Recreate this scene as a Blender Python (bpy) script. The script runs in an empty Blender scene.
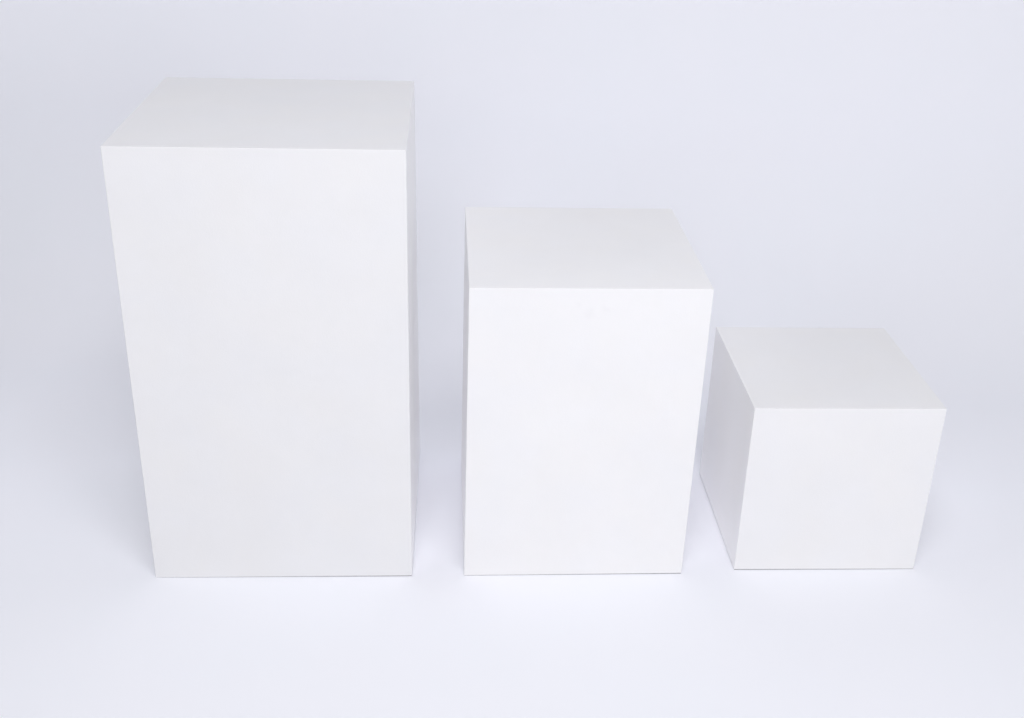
import bpy, bmesh, math
from mathutils import Matrix, Vector

scene = bpy.context.scene
C = scene.collection
IN = 0.0254

# ---------------------------------------------------------------- helpers
def link(name, bm, mat, loc=(0, 0, 0), rotz=0.0, smooth=False):
    me = bpy.data.meshes.new(name)
    bmesh.ops.recalc_face_normals(bm, faces=bm.faces)
    bm.to_mesh(me)
    bm.free()
    for p in me.polygons:
        p.use_smooth = smooth
    me.materials.append(mat)
    o = bpy.data.objects.new(name, me)
    o.location = loc
    o.rotation_euler = (0, 0, rotz)
    C.objects.link(o)
    return o

def new_mat(name):
    m = bpy.data.materials.new(name)
    m.use_nodes = True
    nt = m.node_tree
    return m, nt, nt.nodes['Principled BSDF']

def node(nt, kind, **vals):
    n = nt.nodes.new(kind)
    for k, v in vals.items():
        n.inputs[k].default_value = v
    return n

# ---------------------------------------------------------------- materials
def paint_material(name, base, smudges=()):
    """White eggshell paint: faint roller stipple, faint cloudy unevenness, optional finger smudges."""
    m, nt, b = new_mat(name)
    L = nt.links.new
    tc = nt.nodes.new('ShaderNodeTexCoord')
    cloud = node(nt, 'ShaderNodeTexNoise', Scale=7.0, Detail=4.0, Roughness=0.6)
    L(tc.outputs['Object'], cloud.inputs['Vector'])
    ramp = nt.nodes.new('ShaderNodeMapRange')
    ramp.inputs['From Min'].default_value = 0.3
    ramp.inputs['From Max'].default_value = 0.7
    ramp.inputs['To Min'].default_value = 0.985
    ramp.inputs['To Max'].default_value = 1.01
    L(cloud.outputs['Fac'], ramp.inputs['Value'])
    col = nt.nodes.new('ShaderNodeVectorMath')
    col.operation = 'SCALE'
    col.inputs[0].default_value = base
    L(ramp.outputs['Result'], col.inputs['Scale'])
    out = col.outputs['Vector']
    # faint hue drift between warm and cool white
    tint = node(nt, 'ShaderNodeTexNoise', Scale=11.0, Detail=2.0)
    L(tc.outputs['Object'], tint.inputs['Vector'])
    tr = nt.nodes.new('ShaderNodeValToRGB')
    tr.color_ramp.elements[0].position = 0.35
    tr.color_ramp.elements[0].color = (1.0, 0.992, 0.990, 1)
    tr.color_ramp.elements[1].position = 0.65
    tr.color_ramp.elements[1].color = (0.995, 0.992, 1.0, 1)
    L(tint.outputs['Fac'], tr.inputs['Fac'])
    mul = nt.nodes.new('ShaderNodeVectorMath')
    mul.operation = 'MULTIPLY'
    L(out, mul.inputs[0])
    L(tr.outputs['Color'], mul.inputs[1])
    out = mul.outputs['Vector']
    for (x, y, z, r, s) in smudges:
        d = nt.nodes.new('ShaderNodeVectorMath')
        d.operation = 'DISTANCE'
        d.inputs[1].default_value = (x, y, z)
        wob = node(nt, 'ShaderNodeTexNoise', Scale=60.0, Detail=3.0)
        L(tc.outputs['Object'], wob.inputs['Vector'])
        mixv = nt.nodes.new('ShaderNodeVectorMath')
        mixv.operation = 'MULTIPLY_ADD'
        mixv.inputs[1].default_value = (0.02, 0.02, 0.02)
        L(wob.outputs['Color'], mixv.inputs[0])
        L(tc.outputs['Object'], mixv.inputs[2])
        sub = nt.nodes.new('ShaderNodeVectorMath')
        sub.operation = 'SUBTRACT'
        sub.inputs[1].default_value = (0.01, 0.01, 0.01)
        L(mixv.outputs['Vector'], sub.inputs[0])
        L(sub.outputs['Vector'], d.inputs[0])
        mr = nt.nodes.new('ShaderNodeMapRange')
        mr.interpolation_type = 'SMOOTHSTEP'
        mr.inputs['From Min'].default_value = r * 0.2
        mr.inputs['From Max'].default_value = r
        mr.inputs['To Min'].default_value = 1.0 - s
        mr.inputs['To Max'].default_value = 1.0
        L(d.outputs['Value'], mr.inputs['Value'])
        sc = nt.nodes.new('ShaderNodeVectorMath')
        sc.operation = 'SCALE'
        L(out, sc.inputs[0])
        L(mr.outputs['Result'], sc.inputs['Scale'])
        out = sc.outputs['Vector']
    L(out, b.inputs['Base Color'])
    # roller stipple
    stip = node(nt, 'ShaderNodeTexNoise', Scale=420.0, Detail=3.0, Roughness=0.55)
    L(tc.outputs['Object'], stip.inputs['Vector'])
    bump = node(nt, 'ShaderNodeBump', Strength=0.25, Distance=0.0006)
    L(stip.outputs['Fac'], bump.inputs['Height'])
    wave = node(nt, 'ShaderNodeTexNoise', Scale=9.0, Detail=2.0)
    L(tc.outputs['Object'], wave.inputs['Vector'])
    wb = node(nt, 'ShaderNodeBump', Strength=0.5, Distance=0.0012)
    L(wave.outputs['Fac'], wb.inputs['Height'])
    L(wb.outputs['Normal'], bump.inputs['Normal'])
    L(bump.outputs['Normal'], b.inputs['Normal'])
    rr = nt.nodes.new('ShaderNodeMapRange')
    rr.inputs['To Min'].default_value = 0.30
    rr.inputs['To Max'].default_value = 0.40
    L(cloud.outputs['Fac'], rr.inputs['Value'])
    L(rr.outputs['Result'], b.inputs['Roughness'])
    b.inputs['Specular IOR Level'].default_value = 0.5
    return m

def paper_material():
    m, nt, b = new_mat('backdrop_paper')
    L = nt.links.new
    tc = nt.nodes.new('ShaderNodeTexCoord')
    big = node(nt, 'ShaderNodeTexNoise', Scale=3.0, Detail=5.0, Roughness=0.6)
    L(tc.outputs['Object'], big.inputs['Vector'])
    tr = nt.nodes.new('ShaderNodeValToRGB')
    tr.color_ramp.elements[0].position = 0.35
    tr.color_ramp.elements[0].color = PAPER_A
    tr.color_ramp.elements[1].position = 0.65
    tr.color_ramp.elements[1].color = PAPER_B
    L(big.outputs['Fac'], tr.inputs['Fac'])
    L(tr.outputs['Color'], b.inputs['Base Color'])
    fib = node(nt, 'ShaderNodeTexNoise', Scale=300.0, Detail=3.0)
    L(tc.outputs['Object'], fib.inputs['Vector'])
    bump = node(nt, 'ShaderNodeBump', Strength=0.06, Distance=0.0005)
    L(fib.outputs['Fac'], bump.inputs['Height'])
    L(bump.outputs['Normal'], b.inputs['Normal'])
    b.inputs['Roughness'].default_value = 0.85
    b.inputs['Specular IOR Level'].default_value = 0.15
    return m

PAPER_A = (0.942, 0.952, 0.993, 1)
PAPER_B = (0.952, 0.955, 0.995, 1)
BOX = (0.916, 0.913, 0.905)

# ---------------------------------------------------------------- the sweep (floor curving up into the background)
def backdrop():
    WALL_Y, RAD, TOP, FRONT, HALF = 2.70, 0.45, 3.2, -2.6, 3.2
    prof = [(FRONT, 0.0)]
    n = 14
    for i in range(1, n + 1):
        prof.append((FRONT + (WALL_Y - RAD - FRONT) * i / n, 0.0))
    k = 28
    for i in range(1, k + 1):
        a = math.pi / 2 * i / k
        prof.append((WALL_Y - RAD + RAD * math.sin(a), RAD - RAD * math.cos(a)))
    for i in range(1, 9):
        prof.append((WALL_Y, RAD + (TOP - RAD) * i / 8))
    bm = bmesh.new()
    cols = 17
    grid = []
    for (y, z) in prof:
        grid.append([bm.verts.new((-HALF + 2 * HALF * j / (cols - 1), y, z)) for j in range(cols)])
    for a, b in zip(grid, grid[1:]):
        for j in range(cols - 1):
            bm.faces.new((a[j], a[j + 1], b[j + 1], b[j]))
    o = link('backdrop', bm, paper_material(), smooth=True)
    o['kind'] = 'structure'
    return o

# ---------------------------------------------------------------- plinths
def plinth(name, label, w_in, h_in, x, y, yaw, lean, wide, deep, mat, flare=(0.0, 0.0), gaps=(0.0012, 0.0012, 0.0012, 0.0012)):
    """Hollow-look painted box: softly eased edges, raised a hairline gap over an added dark strip that paints the contact shadow."""
    w = w_in * IN + wide
    d = w_in * IN + deep
    h = h_in * IN
    inset, bev = 0.0008, 0.0010
    bm = bmesh.new()
    bmesh.ops.create_cube(bm, size=1.0)
    for v in bm.verts:
        top = v.co.z > 0
        v.co = Vector((v.co.x * w + (lean if top else 0.0), v.co.y * d, h))
        if not top:                     # front left, front right, back right, back left
            v.co.z = gaps[(1 if v.co.x > 0 else 0) if v.co.y < 0 else (2 if v.co.x > 0 else 3)]
        if not top and v.co.y > 0:      # the old boxes are a touch out of square at the back of the base
            v.co.x += flare[1] if v.co.x > 0 else flare[0]
    under = [e for e in bm.edges if all(v.co.z < 0.01 for v in e.verts)]
    rest = [e for e in bm.edges if e not in under]
    bmesh.ops.bevel(bm, geom=rest, offset=bev, segments=2, profile=0.5, affect='EDGES')
    cx = x - math.sin(yaw) * d / 2
    cy = y + math.cos(yaw) * d / 2
    o = link(name, bm, mat, (cx, cy, 0.0), yaw)
    o.data.materials.append(SIDE_LIFT)       # same paint lightened on the sides: bounce light put into the colour
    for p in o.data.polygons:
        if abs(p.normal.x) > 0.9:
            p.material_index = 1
    o['label'] = label
    o['category'] = 'plinth'
    o['group'] = 'white display plinths in a row'
    # added dark strip, set back a little under the body: paints the contact shadow
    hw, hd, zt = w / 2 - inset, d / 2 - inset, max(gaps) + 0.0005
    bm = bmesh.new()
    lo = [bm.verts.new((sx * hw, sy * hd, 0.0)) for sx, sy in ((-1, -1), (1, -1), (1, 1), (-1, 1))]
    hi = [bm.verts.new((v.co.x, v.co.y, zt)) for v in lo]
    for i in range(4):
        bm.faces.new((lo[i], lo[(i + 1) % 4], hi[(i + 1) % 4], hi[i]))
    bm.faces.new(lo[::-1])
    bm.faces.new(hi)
    base = link('contact_shadow_strip', bm, SHADOW_LINE)
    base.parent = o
    return o

def shadow_line_material():
    m, nt, b = new_mat('contact_shadow_dark')  # dark grey that stands for shade under the plinth edge
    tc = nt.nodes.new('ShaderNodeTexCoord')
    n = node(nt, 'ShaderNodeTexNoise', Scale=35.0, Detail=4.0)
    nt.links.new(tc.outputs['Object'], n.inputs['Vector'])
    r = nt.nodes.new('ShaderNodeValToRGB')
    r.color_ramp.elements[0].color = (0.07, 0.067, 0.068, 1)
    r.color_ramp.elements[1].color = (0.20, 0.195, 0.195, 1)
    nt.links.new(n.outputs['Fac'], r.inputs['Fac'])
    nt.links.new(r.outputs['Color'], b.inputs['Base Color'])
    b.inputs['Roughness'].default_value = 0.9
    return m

SHADOW_LINE = shadow_line_material()
SIDE_LIFT = paint_material('white_paint_side_lift', (0.934, 0.932, 0.930))  # lighter copy of the plinth paint, brightens the shaded sides
backdrop()
plinth('display_plinth', 'tallest white square plinth standing at the left end of the row',
       16, 28, -0.35738, 1.56904, 0.0590, -0.00048, 0.00427, 0.00231, paint_material('white_paint_tall', (0.857, 0.856, 0.852)), flare=(0.0, 0.0039), gaps=(0.0006, 0.0014, 0.0014, 0.0010))
plinth('display_plinth', 'medium-height white plinth standing between the tall one and the low cube',
       14, 20, 0.11099, 1.59833, 0.06443, 0.00268, 0.0024, 0.0050,
       paint_material('white_paint_middle', BOX, smudges=(
           (0.000, -0.180, 0.469, 0.014, 0.018), (0.025, -0.180, 0.475, 0.011, 0.018), (-0.014, -0.180, 0.484, 0.007, 0.015))),
       gaps=(0.0008, 0.0014, 0.0014, 0.0012))
plinth('display_plinth', 'lowest white plinth, a cube standing at the right end of the row',
       12, 12, 0.5302, 1.63322, 0.05696, -0.00075, -0.00102, -0.00107, paint_material('white_paint_cube', (0.885, 0.883, 0.877)), flare=(-0.001, 0.0), gaps=(0.0014, 0.0010, 0.0012, 0.0022))

# ---------------------------------------------------------------- light (unseen area lamps, fitted to give the tones)
def area(name, loc, target, size, size_y, power, color):
    l = bpy.data.lights.new(name, 'AREA')
    l.shape = 'RECTANGLE'
    l.size, l.size_y = size, size_y
    l.energy = power * GAIN
    l.color = color
    o = bpy.data.objects.new(name, l)
    o.location = loc
    o.rotation_euler = (Vector(target) - Vector(loc)).to_track_quat('-Z', 'Y').to_euler()
    C.objects.link(o)
    return o

AIM = (0.1, 1.8, 0.4)
LAMP = (0.985, 0.985, 1.03)
GAIN = 0.945
area('fitted_lamp', (2.15, -1.2, 1.05), AIM, 1.2, 1.4, 23, LAMP)      # key, camera right
area('fitted_lamp', (0.1, 0.55, 2.6), (0.1, 1.4, 0.0), 1.0, 0.9, 20, LAMP)        # overhead, middle
area('fitted_lamp', (1.5, 0.7, 2.6), AIM, 0.9, 0.9, 1.5, LAMP)          # overhead, right
area('fitted_lamp', (0.0, -0.5, 2.5), AIM, 0.9, 0.9, 15.5, LAMP)          # above the camera
area('fitted_lamp', (-2.3, 0.9, 1.45), (-0.6, 2.3, 0.8), 0.9, 0.9, 8, LAMP)          # added fill, far left
area('fitted_lamp', (2.3, 1.0, 1.2), AIM, 0.9, 0.9, 3.5, LAMP)          # added fill, far right
area('fitted_lamp', (-0.2, -0.4, 0.95), AIM, 1.0, 0.9, 5.5, LAMP)         # added low fill, behind the camera

world = bpy.data.worlds.new('World')
scene.world = world
world.use_nodes = True
bg = world.node_tree.nodes['Background']
bg.inputs['Color'].default_value = (0.97, 0.98, 1.0, 1)
bg.inputs['Strength'].default_value = 0.22

# ---------------------------------------------------------------- camera
F, PITCH, ROLL, H = 1189.338, math.radians(26.06978), math.radians(1.70034), 1.1723
cp, sp = math.cos(PITCH), math.sin(PITCH)
right, fw, up = Vector((1, 0, 0)), Vector((0, cp, -sp)), Vector((0, sp, cp))
r2 = right * math.cos(ROLL) + up * math.sin(ROLL)
u2 = -right * math.sin(ROLL) + up * math.cos(ROLL)
cam = bpy.data.cameras.new('camera')
cam.sensor_fit = 'HORIZONTAL'
cam.sensor_width = 36.0
cam.lens = F / 1024 * 36.0
cam.clip_start = 0.05
cam.clip_end = 100
co = bpy.data.objects.new('camera', cam)
M = Matrix((r2, u2, -fw)).transposed().to_4x4()
M.translation = Vector((0, 0, H))
co.matrix_world = M
C.objects.link(co)
scene.camera = co

scene.view_settings.view_transform = 'Standard'
scene.view_settings.look = 'None'
scene.view_settings.exposure = 0
scene.view_settings.gamma = 1
scene.cycles.max_bounces = 20
scene.cycles.diffuse_bounces = 16
